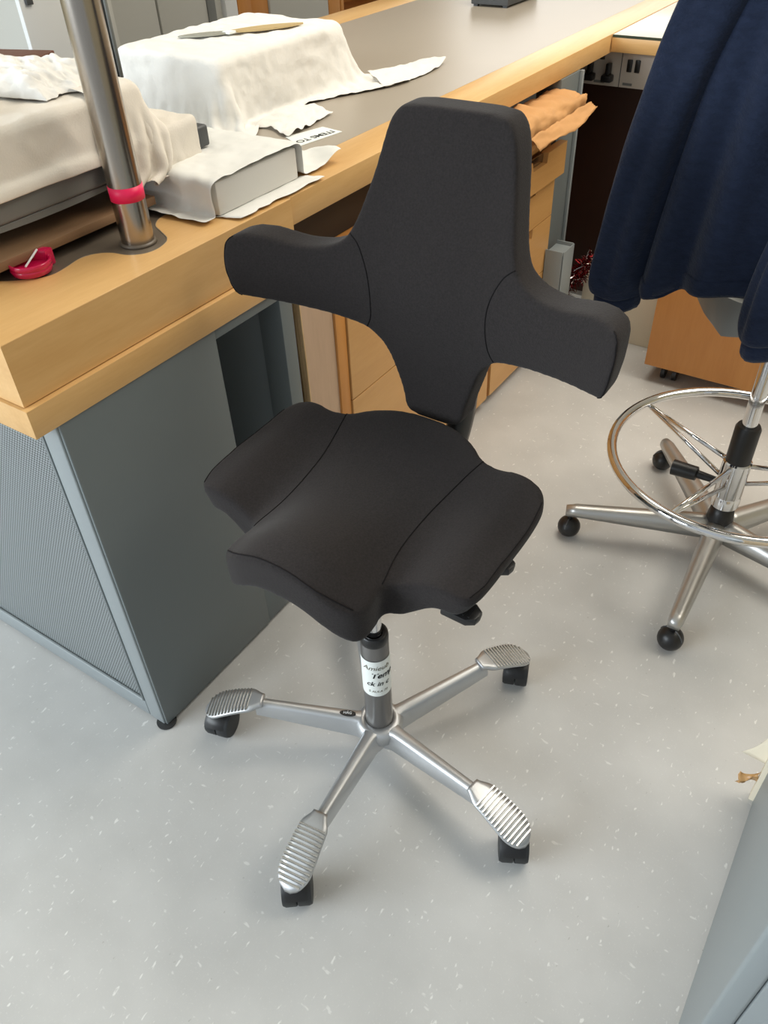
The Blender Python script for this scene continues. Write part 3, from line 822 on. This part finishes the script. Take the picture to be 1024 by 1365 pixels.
# ------------------------------------------------------------------ navy fleece over the stool back
fl = thing('fleece_jacket', 'navy blue fleece jacket draped over the back of the draughting stool', 'jacket', (-.2, 1.45, .7))
def loft(name, secs, m, parent, capb=True, capt=True, sub=0):
    bm = bmesh.new(); rings = [[bm.verts.new(tuple(p)) for p in s] for s in secs]
    n = len(rings[0])
    for a, b in zip(rings, rings[1:]):
        for k in range(n): bm.faces.new((a[k], a[(k+1) % n], b[(k+1) % n], b[k]))
    if capb: bm.faces.new(rings[0][::-1])
    if capt: bm.faces.new(rings[-1])
    return part(obj(name, bm, m, smooth=True), parent)
def sleeve(path, radii, nfold, amp, ph, cuff):
    P = catmull(path, 10); N = len(P); secs = []
    for i, p in enumerate(P):
        t = i/(N-1)
        rx = np.interp(t, [q[0] for q in radii], [q[1] for q in radii]); ry = np.interp(t, [q[0] for q in radii], [q[2] for q in radii])
        s = []
        for k in range(48):
            a = 2*math.pi*k/48
            f = 1+amp*math.cos(nfold*a+ph+t*1.6)*min(1, t*3+.15)+amp*.5*math.sin((nfold+2)*a+2*ph-t*3)*min(1, t*3+.1)
            f += .05*fbm(math.cos(a)*1.2, math.sin(a)*1.2+ph, t*5)
            # view-facing frame: x across the view, y along it
            ux, uy = .95, .31
            s.append((p[0]+ux*rx*f*math.cos(a)-uy*ry*f*math.sin(a), p[1]+uy*rx*f*math.cos(a)+ux*ry*f*math.sin(a), p[2]+.006*math.cos(a*2+ph)*(1-t)))
        secs.append(s)
    o = loft('sleeve', secs, 'navy', fl)
    if cuff:
        base = np.array(secs[0]); c = base.mean(0); cs = []
        for j, (zz, k) in enumerate(((-.026, .80), (-.028, .90), (-.020, .99), (-.008, 1.0), (.006, .985))):
            ring = []
            for q in range(48):
                rip = 1+.012*math.sin(q*2*math.pi/48*14)
                ring.append(c+(base[q]-c)*k*rip+np.array([0, 0, zz]))
            cs.append(ring)
        part(loft('cuff', cs, 'navy', o), o)
    return o
sleeve([(-.419, 1.39, .722), (-.421, 1.39, .745), (-.412, 1.39, .82), (-.386, 1.385, .98), (-.352, 1.38, 1.12), (-.312, 1.375, 1.24)],
       [(0, .043, .026), (.05, .050, .030), (.2, .054, .034), (.5, .058, .036), (1, .06, .036)], 5, .12, .8, True)
sleeve([(-.130, 1.285, .752), (-.128, 1.285, .78), (-.122, 1.295, .88), (-.10, 1.32, 1.02), (-.08, 1.35, 1.16), (-.08, 1.365, 1.25)],
       [(0, .042, .030), (.06, .050, .034), (.25, .056, .038), (1, .06, .036)], 4, .12, 2.2, True)
secs = []
for i in range(40):
    t = i/39; z = .778+t*.519
    cx = -.178+.0*t; cy = 1.41-.02*t
    rx = .200-.080*t**1.1 if t < .93 else (.200-.080*.93**1.1)*math.sqrt(max(.02, 1-((t-.93)/.072)**2))
    ry = .062-.028*t if t < .93 else (.062-.028*.93)*math.sqrt(max(.02, 1-((t-.93)/.072)**2))
    s = []
    for k in range(140):
        a = 2*math.pi*k/140
        env = (1-t)**.6
        fo = .30*env*math.cos(7*a+1.1+.5*t)+.16*env*math.cos(12*a+.4-t)+.04*fbm(2*math.cos(a), 2*math.sin(a), t*2)
        ux, uy = .985, .17
        X_, Y_ = rx*(1+fo*.16)*math.cos(a), ry*(1+fo)*math.sin(a)
        x_ = cx+ux*X_-uy*Y_
        hem = float(np.interp(x_, [-.42, -.36, -.33, -.29, -.2, 0], [-.024, -.030, -.024, .004, .012, .010]))*(1-t)**4
        s.append((x_, cy+uy*X_+ux*Y_, z+hem))
    secs.append(s)
bd_ = loft('body', secs, 'navy', fl, True, True)
hem = []
c = np.array(secs[0]).mean(0)
for dz, k in ((-.004, .985), (-.006, 1.0), (0, 1.012), (.010, 1.012), (.020, 1.008), (.0225, 1.0), (.0225, .985)):
    hem.append([c+(np.array(p)-c)*np.array([k, k, 1])+np.array([0, 0, dz]) for p in secs[0]])
part(loft('hem_band', hem, 'navy', bd_, False, False), bd_)

# ------------------------------------------------------------------ things behind the stool
oc = thing('mobile_cabinet', 'orange veneered cabinet on black casters behind the draughting stool', 'cabinet', (-.2, 2.5, 0))
part(boxo('body', (-.572, 2.302, .062), (.25, 2.62, .62), 'cabwood', None, .002), oc)
for x in (-.50, .18):
    for y in (2.36, 2.55):
        cw = None
        bm = bmesh.new()
        for s in (-1, 1):
            tube(bm, [(x+s*.018-.006, y, .024), (x+s*.018+.006, y, .024)], .024, 18)
        box(bm, (x-.028, y-.018, .046), (x+.028, y+.018, .0618), .002)
        part(obj('caster', bm, 'black', auto=40), oc)
cb = thing('cream_box', 'cream card box standing on the floor beside the orange cabinet', 'box', (-.75, 2.6, 0))
part(boxo('body', (-.884, 2.515, 0), (-.60, 2.63, .195), 'cream', None, .002), cb)
part(boxo('lid', (-.887, 2.511, .1952), (-.597, 2.634, .209), 'cream', None, .002), cb)
bm = bmesh.new(); tube(bm, [(-.80, 2.5125, .190), (-.815, 2.5125, .16), (-.835, 2.512, .11)], .0025, 6)
part(obj('red_cord', bm, 'tinselred'), cb)
# tinsel: a trunk of strips
tn = thing('tinsel_garland', 'red and silver tinsel garland hanging in the dark gap beside the bench leg', 'tinsel', (-.95, 2.55, 0))
for nm, m, cnt in (('red_strips', 'tinselred', 1500), ('silver_strips', 'tinselsilver', 420)):
    vs, fs = [], []
    for i in range(cnt):
        t = rng.rand()
        base = np.array([-.965+.115*t*t+.012*math.sin(t*9)+.012*rng.randn(), 2.475+.01*rng.randn(), .03+.265*t])
        d_ = rng.randn(3); d_ /= np.linalg.norm(d_); L = .022+.020*rng.rand()
        s_ = np.cross(d_, rng.randn(3)); s_ /= np.linalg.norm(s_); s_ *= .0014
        k = len(vs); mid = base+d_*L*.5+rng.randn(3)*.003; e = base+d_*L+np.array([0, 0, -.006])
        vs += [base-s_, base+s_, mid-s_, mid+s_, e-s_*.6, e+s_*.6]; fs += [(k, k+1, k+3, k+2), (k+2, k+3, k+5, k+4)]
    me = bpy.data.meshes.new(nm); me.from_pydata([tuple(v) for v in vs], [], fs); me.update()
    o = part(link(nm, me, m), tn); o['kind'] = 'stuff'
bm = bmesh.new(); tube(bm, [(-.965+.115*t*t+.012*math.sin(t*9), 2.475, .03+.265*t) for t in np.linspace(-.1, 1, 12)], .003, 6); part(obj('core', bm, 'tinselred'), tn)

# brown paper bag under the bench edge
bgT = thing('paper_bag', 'crumpled brown paper bag on top of the narrow drawer unit under the bench edge', 'bag', (-.95, 2.15, .75))
def bag_mesh():
    nu, nv = 46, 40
    V = np.zeros((nu, nv, 3))
    for i in range(nu):
        t = i/(nu-1)
        y = 1.88+.44*t
        for j in range(nv):
            a = 2*math.pi*j/(nv-1)
            hx, hz = .062*(1-.1*t), .036+.004*math.sin(t*5)
            ca, sa = math.cos(a), math.sin(a)
            x = -.925+hx*np.sign(ca)*abs(ca)**.55; z = .792+hz*np.sign(sa)*abs(sa)**.7
            k = .012*fbm(y*14, a*1.2, 3.1)+.006*abs(fbm(y*33, a*2.2, 9.2))
            k *= (1 if sa > -.3 else .4)
            f = 1 if t < .9 else 1-.12*((t-.9)/.1)**2
            if t == 1: f = .02
            if t == 0: f = .02
            V[i, j] = (-.925+(x+.925)*f+k*ca*.8, y+(.01*sa if t > .9 else 0)+.012*fbm(a, 2, 1)*(t > .9), max(.7515, min(.8475, .792+(z-.792)*f+k*sa)))
        V[i, -1] = V[i, 0]
    return V
part(grid_obj('body', bag_mesh(), 'bag'), bgT)
bm = bmesh.new()
gv = []
nu, nv = 26, 8
V = np.zeros((nu, nv, 3))
for i in range(nu):
    for j in range(nv):
        t, s = i/(nu-1), j/(nv-1)
        y = 1.93+.385*t
        V[i, j] = (-.862+.028*s-.008*math.sin(t*8)*s, y, .800-.028*s+.014*s*s*(t**3)+.006*fbm(y*20, s*3, 5))
part(grid_obj('flap', V, 'bag', None, .0008), bgT)

# ------------------------------------------------------------------ right-hand cabinet and card
rc = thing('steel_cabinet', 'grey steel cabinet at the lower right edge of the floor', 'cabinet', (.4, .7, 0))
part(boxo('side_panel', (.112, .4595, .002), (.14, .992, .74), 'grey', None, .005, 3), rc)
part(boxo('end_panel', (.1405, .46, .002), (.62, .48, .74), 'grey', None, .003), rc)
part(boxo('door', (.172, .4555, .03), (.60, .4597, .72), 'grey', None, .001), rc)
part(boxo('back_panel', (.1405, .972, .002), (.62, .99, .74), 'grey'), rc)
part(boxo('top_panel', (.1405, .4805, .722), (.62, .9715, .74), 'grey'), rc)
cd = thing('cream_board', 'cream foam board standing at the end of the lower right cabinet', 'board', (.15, 1.0, 0))
part(boxo('sheet', (.104, .9925, 0), (.45, 1.012, .6), 'cream', None, .0005), cd)
V = np.zeros((8, 8, 3))
for i in range(8):
    for j in range(8):
        t, s = i/7, j/7
        V[i, j] = (.108-.045*t*(1-s*.8)+.004*math.sin(s*4), 1.008+.012*t, .10+.05*s-.012*t*(1-s)+.02*t*s)
part(grid_obj('torn_paper', V, 'cream', None, .0008), cd)
V = np.zeros((9, 7, 3))
for i in range(9):
    for j in range(7):
        t, s = i/8, j/6
        V[i, j] = (.105-.030*t+.004*math.sin(s*7+t*5), .998-.01*t+.004*math.cos(s*6), .045+.032*s+.010*math.sin(t*4+s*2)-.004*t)
part(grid_obj('peeling_tape', V, 'tape', None, .0004), cd)

# ------------------------------------------------------------------ things on the bench
# pole
pole = thing('steel_pole', 'brushed stainless steel pole standing on the near bench end', 'pole', (-1.042, .826, BZ))
bm = bmesh.new(); lathe(bm, [(0, -.001), (.0262, -.001), (.0262, .9), (0, .9)], 48, (-1.042, .826, BZ)); part(obj('tube', bm, 'inox', auto=40), pole)
bm = bmesh.new(); lathe(bm, [(.0262, .070), (.0268, .070), (.0268, .092), (.0262, .092)], 48, (-1.042, .826, BZ)); part(obj('pink_tape_band', bm, 'pinktape', smooth=True), pole)
bm = bmesh.new(); lathe(bm, [(.0263, -.001), (.030, -.001), (.029, .003), (.0263, .004)], 48, (-1.042, .826, BZ)); part(obj('base_ring', bm, 'inlay', smooth=True), pole)
rod = thing('dark_rod', 'thin dark upright rod with a cable standing behind the steel pole', 'rod', (-1.49, 1.226, BZ))
bm = bmesh.new(); tube(bm, [(-1.49, 1.226, BZ-.0015), (-1.49, 1.226, 1.70)], .0085, 14); part(obj('shaft', bm, 'darkgrey', auto=40), rod)
bm = bmesh.new(); tube(bm, [(-1.477, 1.229, 1.02), (-1.476, 1.229, 1.2), (-1.478, 1.227, 1.70)], .004, 8); part(obj('cable', bm, 'plastgrey', smooth=True), rod)
bm = bmesh.new(); lathe(bm, [(0, -.0006), (.022, -.0006), (.022, .006), (.009, .01), (0, .01)], 24, (-1.49, 1.226, BZ)); part(obj('base', bm, 'darkgrey', auto=40), rod)

# brown board on bench
bb = thing('drawing_board', 'flat brown wooden board lying under the grey platform', 'board', (-1.4, .8, BZ))
part(boxo('panel', (-1.80, .52, .915), (-1.108, .935, .929), 'board', None, .001), bb)
part(boxo('batten', (-1.80, .565, BZ-.001), (-1.15, .595, .9148), 'board', None, .001), bb)
part(boxo('batten', (-1.78, .89, BZ-.001), (-1.15, .93, .9148), 'board', None, .001), bb)

# grey platform with rounded beam
pf = thing('grey_platform', 'grey painted metal platform under the white cloths at the left', 'platform', (-1.4, .8, .93))
part(boxo('plate', (-1.72, .52, .968), (-1.125, 1.065, 1.010), 'plastgrey', None, .006, 3), pf)
bm = bmesh.new()
n = 20
pts = [(.52, .9676), (1.065, .9676), (1.06, .962)] + [(.95-.40*t, .964-.008*math.sin(math.pi*t)) for t in np.linspace(0, 1, n)] + [(.52, .963)]
prism(bm, pts, -1.15, -1.13, 'x', .002); part(obj('curved_skirt', bm, 'plastgrey'), pf)
for x in (-1.65, -1.25):
    for y in (.58, .86):
        part(boxo('support', (x-.03, y-.03, .9292), (x+.03, y+.03, .9678), 'plastgrey', None, .002), pf)
part(boxo('end_block', (-1.20, 1.0655, .968), (-1.118, 1.098, 1.004), 'darkgrey', None, .005, 3), pf)
tag(boxo('foam_pad', (-1.64, .525, 1.0102), (-1.140, .955, 1.082), 'cream', None, .012, 3), 'thick pad covered by the cream cotton cloth on the platform', 'pad')

# cloths over the platform
PB = [((-1.645, .40, .98), (-1.135, .960, 1.086)), ((-1.72, .40, .95), (-1.120, 1.102, 1.012))]
def zf(x, y): return .022*np.sin(x*21+y*17)+.016*np.sin(y*43-x*9)
P1 = drape(56, 76, -1.46, -1.075, .46, 1.06, 1.13, PB, .932, 110, 8, .03, zf, 3, fric=.97)
o = grid_obj('cotton_cloth', crinkle(P1, .005, 14, 3), 'cotton', None, .0009, sub=1)
tag(o, 'cream cotton cloth hanging over the front edge of the grey platform', 'cloth')
P1b = drape(40, 42, -1.34, -1.065, .80, 1.07, 1.15, PB, .945, 120, 8, -.12, lambda x, y: .01*np.sin(x*50+y*20), 6)
o = grid_obj('cotton_cloth', crinkle(P1b, .006, 18, 8)+np.array([.006, .006, .007]), 'cotton', None, .0009, sub=1)
tag(o, 'cream cotton cloth corner hanging down right behind the steel pole', 'cloth')
def crumple(name, label, cx, cy, sx, sy, z0, h, seed, m, rot=0, n=60):
    V = np.zeros((n, n, 3)); cs, sn = math.cos(rot), math.sin(rot)
    for i in range(n):
        for j in range(n):
            u, v = i/(n-1)*2-1, j/(n-1)*2-1
            wob = 1+.16*fbm(u*1.3+seed, v*1.3)
            x, y = u*sx*wob, v*sy*(1+.16*fbm(v*1.3, u*1.3+seed))
            X_ = cx+x*cs-y*sn; Y_ = cy+x*sn+y*cs
            e = max(0, 1-max(abs(u), abs(v))**3)
            rid = 1-abs(fbm(u*1.6+seed, v*1.6, seed, 5))*1.6
            rid2 = 1-abs(fbm(u*3.6+seed*2, v*2.6, seed+4, 3))*2
            V[i, j] = (X_, Y_, z0+h*(e**.5)*(.45+.4*rid+.25*rid2)+.012*max(0, fbm(u*3, v*3, seed+9)))
    o = grid_obj(name, V, m, None, .0009, sub=1); tag(o, label, 'cloth'); return o
crumple('cotton_cloth', 'crumpled white cloth heaped on top of the covered pad left of the pole', -1.335, .865, .17, .080, 1.098, .034, 3.3, 'tissue', .2)
crumple('cotton_cloth', 'small folded cream cloth lying at the far left of the covered pad', -1.30, .70, .10, .05, 1.100, .03, 8.1, 'cotton', .5)

# parcel: wrapped book block
par = thing('wrapped_parcel', 'flat parcel loosely wrapped in white tissue at the bench edge', 'parcel', (-1.1, 1.08, BZ))
part(boxo('block', (-1.235, .968, .9025), (-.992, 1.185, .958), 'pages', None, .004, 2), par)
PB2 = [((-1.238, .962, .88), (-.990, 1.19, .9585))]
Pw = drape(54, 64, -1.33, -.982, .880, 1.345, .985, PB2, .9005, 110, 10, 0, lambda x, y: .003*np.sin(x*60+y*31), 9)
Pw = crinkle(Pw, .006, 22, 2)
cu = np.clip((Pw[..., 0]+1.10)/.11, 0, 1)*np.clip((Pw[..., 1]-1.235)/.10, 0, 1)
Pw[..., 2] += .028*cu**1.3 + .006*cu*np.sin(Pw[..., 1]*90+Pw[..., 0]*40)
part(grid_obj('wrapping', Pw, 'tissue2', None, .0005, sub=1), par)
V = np.zeros((20, 8, 3))
for i in range(20):
    for j in range(8):
        t, s = i/19, j/7
        y = .965+.235*t
        V[i, j] = (-1.0+(.05+.010*fbm(y*24, 3))*s, y+.01*s, .9012+.0035*s+.003*abs(fbm(y*30, s*2, 4)))
part(grid_obj('bottom_flap', V, 'tissue2', None, .0005), par)
for k, (dx, ln) in enumerate(((0, .012), (.016, .005), (.024, .009), (.036, .003))):
    bm = bmesh.new(); x = -1.185+dx*.75; y = 1.13+dx*.3
    tube(bm, [(x, y, .9645), (x+ln*.75, y+ln*.25, .9645)], .0011, 6); part(obj('ink_mark', bm, 'ink'), par)

# white tissue over a box
bx = thing('carton', 'low carton hidden under the white tissue on the bench', 'box', (-1.47, 1.58, BZ))
part(boxo('body', (-1.625, 1.365, BZ), (-1.335, 1.80, 1.024), 'cream', None, .003), bx)
part(boxo('lid', (-1.626, 1.364, 1.0242), (-1.334, 1.801, 1.030), 'cream', None, .002), bx)
PB3 = [((-1.632, 1.358, .85), (-1.328, 1.807, 1.034))]
Pt = drape(76, 96, -1.80, -1.19, 1.245, 1.95, 1.05, PB3, BZ, 170, 10, -.06, lambda x, y: .004*np.sin(x*40+y*22)+.004*np.sin(y*51-x*13), 4)
o = grid_obj('tissue_sheet', crinkle(Pt, .0065, 27, 5), 'tissue', None, .0006, sub=1)
tag(o, 'large white tissue sheet draped over a box on the grey bench top', 'tissue')
V = np.zeros((24, 10, 3))
for i in range(24):
    for j in range(10):
        t, s = i/23, j/9
        V[i, j] = (-1.30+.085*s+.02*math.sin(t*3), 1.86+.26*t-.04*s*(1-t), BZ+.002+.012*abs(fbm(t*5, s*3, 2))*(1-t*.5)+.02*(1-s)*(1-t)+.014*max(0, t-.85)/.15*s)
tag(grid_obj('tissue_sheet', V, 'tissue', None, .0006, sub=1), 'small white tissue scrap with upturned corner past the draped box', 'tissue')
V = np.zeros((24, 16, 3))
for i in range(24):
    for j in range(16):
        t, s = i/23, j/15
        V[i, j] = (-1.29+.105*s+.01*math.sin(t*4+s), 1.40+.19*t+.015*math.sin(s*5), BZ+.002+.014*abs(fbm(t*4+2, s*4, 7))+.018*(1-s)*math.sin(t*3.1))
tag(grid_obj('tissue_sheet', V, 'tissue', None, .0006, sub=1), 'crinkled white tissue flap lying beside the parcel and the lettered card', 'tissue')
# blade-like piece on top of the tissue
bl = thing('palette_knife', 'flat leaf shaped tan and grey tool lying on the draped tissue', 'tool', (-1.46, 1.58, 1.035))
def leaf(name, m, x0, y0, x1, y1, wd, z, parent):
    bm = bmesh.new(); d_ = Vector((x1-x0, y1-y0, 0)); n_ = Vector((-d_.y, d_.x, 0)).normalized()
    N = 14; up = []; dn = []
    for i in range(N+1):
        t = i/N; c_ = Vector((x0, y0, 0))+d_*t; h = wd*math.sin(math.pi*min(1, t))**.8+.0006
        up.append((c_+n_*h)[:2]); dn.append((c_-n_*h)[:2])
    prism(bm, up+dn[::-1], z, z+.004, 'z', .001); return part(obj(name, bm, m), parent)
leaf('sliver', 'greyblade', -1.545, 1.47, -1.46, 1.57, .016, 1.046, bl)
leaf('handle', 'tan', -1.475, 1.555, -1.37, 1.71, .022, 1.0465, bl)
part(boxo('collar', (-1.478, 1.545, 1.0462), (-1.455, 1.568, 1.0512), 'paper', None, .001), bl)

# lettered card
card = thing('lettered_card', 'small white card with upside down lettering beside the parcel', 'card', (-1.14, 1.425, BZ))
bm = bmesh.new(); prism(bm, [(-1.185, 1.385), (-1.118, 1.348), (-1.098, 1.472), (-1.158, 1.482)][::-1], BZ-.0004, BZ+.0008, 'z'); part(obj('sheet', bm, 'paper'), card)
me = text_mesh('ITEMS TO', .024, .0001, .0003)
me.transform(Matrix.Translation((-1.128, 1.415, BZ+.0012)) @ Matrix.Rotation(R(258), 4, 'Z')); part(link('writing', me, 'ink'), card)

# dark instrument box far along the bench
ib = thing('instrument_box', 'dark grey instrument box far along the long bench', 'box', (-1.5, 3.0, BZ))
part(boxo('case', (-1.575, 2.92, BZ+.006), (-1.43, 3.16, BZ+.08), 'darkgrey', None, .003), ib)
for i in range(4):
    bm = bmesh.new(); x = -1.55+i*.022; tube(bm, [(x, 2.9195, BZ+.028), (x, 2.9165, BZ+.028)], .006, 12); part(obj('knob', bm, 'black', auto=40), ib)
for x in (-1.56, -1.445):
    for y in (2.935, 3.145):
        part(boxo('foot', (x-.008, y-.008, BZ-.0006), (x+.008, y+.008, BZ+.0058), 'black'), ib)

# pink dish
pk = thing('pink_dispenser', 'small round bright pink plastic dispenser at the bench end', 'dispenser', (-1.098, .662, BZ))
c0 = (-1.098, .662, BZ-.001)
bm = bmesh.new(); lathe(bm, [(0, .001), (.024, .001), (.030, .004), (.0315, .010), (.0315, .0118), (.0305, .0125), (.0315, .0132), (.0318, .020), (.030, .0215), (.0285, .019), (.027, .013), (.012, .011), (0, .011)], 40, c0)
part(obj('body', bm, 'pink', smooth=True), pk)
bm = bmesh.new(); prism(bm, [(c0[0]-.018, c0[1]+.012), (c0[0]+.006, c0[1]+.026), (c0[0]+.002, c0[1]+.042), (c0[0]-.022, c0[1]+.034)], BZ-.001, BZ+.026, 'z', .003)
part(obj('cutter_lug', bm, 'pink', auto=40), pk)
bm = bmesh.new(); tube(bm, [(c0[0]+.004, c0[1]-.012, BZ+.014), (c0[0]-.006, c0[1]+.022, BZ+.027)], .0016, 6); part(obj('sliver', bm, 'white'), pk)  # white sliver drawn in for the glint on the lug

# leather bound book at the far left
bk = thing('brown_book', 'brown leather bound book lying beyond the platform at the left edge', 'book', (-2.2, 1.55, .95))
rot = Matrix.Translation((-2.16, 1.36, 0)) @ Matrix.Rotation(R(18), 4, 'Z')
def bkpart(nm, lo_, hi_, m):
    bm = bmesh.new(); box(bm, lo_, hi_, .002); bm.transform(rot); return part(obj(nm, bm, m, auto=40), bk)
bkpart('cover', (-.16, -.12, .965), (.13, .12, .972), 'leather'); bkpart('cover', (-.16, -.12, .915), (.13, .12, .922), 'leather')
bkpart('spine', (-.16, .1202, .915), (.13, .128, .972), 'leather'); bkpart('pages', (-.15, -.115, .9222), (.122, .1198, .9648), 'pages')
bkpart('stand', (-.17, -.12, .01), (.13, .13, .9148), 'darkgrey')

# ------------------------------------------------------------------ background cupboards across the aisle
wc = thing('white_cupboard', 'tall white cupboard at the top left behind the pole', 'cupboard', (-3.1, 2.0, 0))
part(boxo('body', (-3.6, 2.02, .0), (-2.62, 2.19, 2.1), 'cupboard', None, .003), wc)
part(boxo('door', (-2.6198, 1.825, .01), (-2.60, 1.985, 2.1), 'white', None, .002), wc)
part(boxo('side_panel', (-2.6198, 1.99, .01), (-2.60, 2.19, 2.1), 'cupboard', None, .002), wc)  # greyer colour stands in for shade on the white cupboard's side
part(boxo('handle', (-2.599, 1.845, 1.0), (-2.59, 1.87, 1.02), 'darkgrey', None, .001), wc)
gc = thing('grey_cupboard', 'grey cupboard with two plain doors across the aisle', 'cupboard', (-3.6, 3.1, 0))
part(boxo('body', (-4.0, 2.70, 0), (-3.42, 3.60, 2.0), 'cupboard', None, .003), gc)
part(boxo('door', (-3.4198, 2.70, .05), (-3.40, 3.128, 1.98), 'cupboard', None, .002), gc)
part(boxo('door', (-3.4198, 3.142, .05), (-3.40, 3.47, 1.98), 'cupboard', None, .002), gc)
part(boxo('edge_strip', (-3.4198, 3.472, .02), (-3.395, 3.53, 2.0), 'plastgrey', None, .002), gc)
tag(boxo('white_pillar', (-3.5, 3.61, 0), (-3.40, 3.70, 2.0), 'white', None, .003), 'narrow white pillar between the grey cupboard and the timber post', 'pillar')
tp = thing('timber_post', 'beech timber double post beside the narrow white pillar', 'post', (-3.45, 3.8, 0))
part(boxo('upright', (-3.5, 3.705, 0), (-3.40, 3.81, 2.1), 'cabwood', None, .002), tp)
part(boxo('upright', (-3.5, 3.815, 0), (-3.41, 3.96, 2.1), 'cabwood', None, .002), tp)
gd = thing('grey_door_panel', 'plain grey panel right of the timber post in the background', 'panel', (-3.45, 4.2, 0))
part(boxo('leaf', (-3.5, 3.965, 0), (-3.40, 4.50, 2.1), 'cupboard', None, .002), gd)
part(boxo('frame', (-3.5, 4.505, 0), (-3.40, 4.62, 2.1), 'cabwood', None, .002), gd)
ws = thing('wooden_shelf_unit', 'brown wooden unit at the top centre behind the long bench', 'shelf unit', (-3.5, 5.2, 0))
part(boxo('side', (-3.9, 4.63, 0), (-3.40, 4.66, 1.6), 'cabwood', None, .002), ws)
part(boxo('side', (-3.9, 5.9, 0), (-3.40, 5.93, 1.6), 'cabwood', None, .002), ws)
for z in (.08, .42, .78): part(boxo('shelf', (-3.9, 4.6602, z), (-3.41, 5.8998, z+.03), 'cabwood', None, .002), ws)
part(boxo('back', (-3.93, 4.63, 0), (-3.9005, 5.93, 1.6), 'cabwood', None, .002), ws)
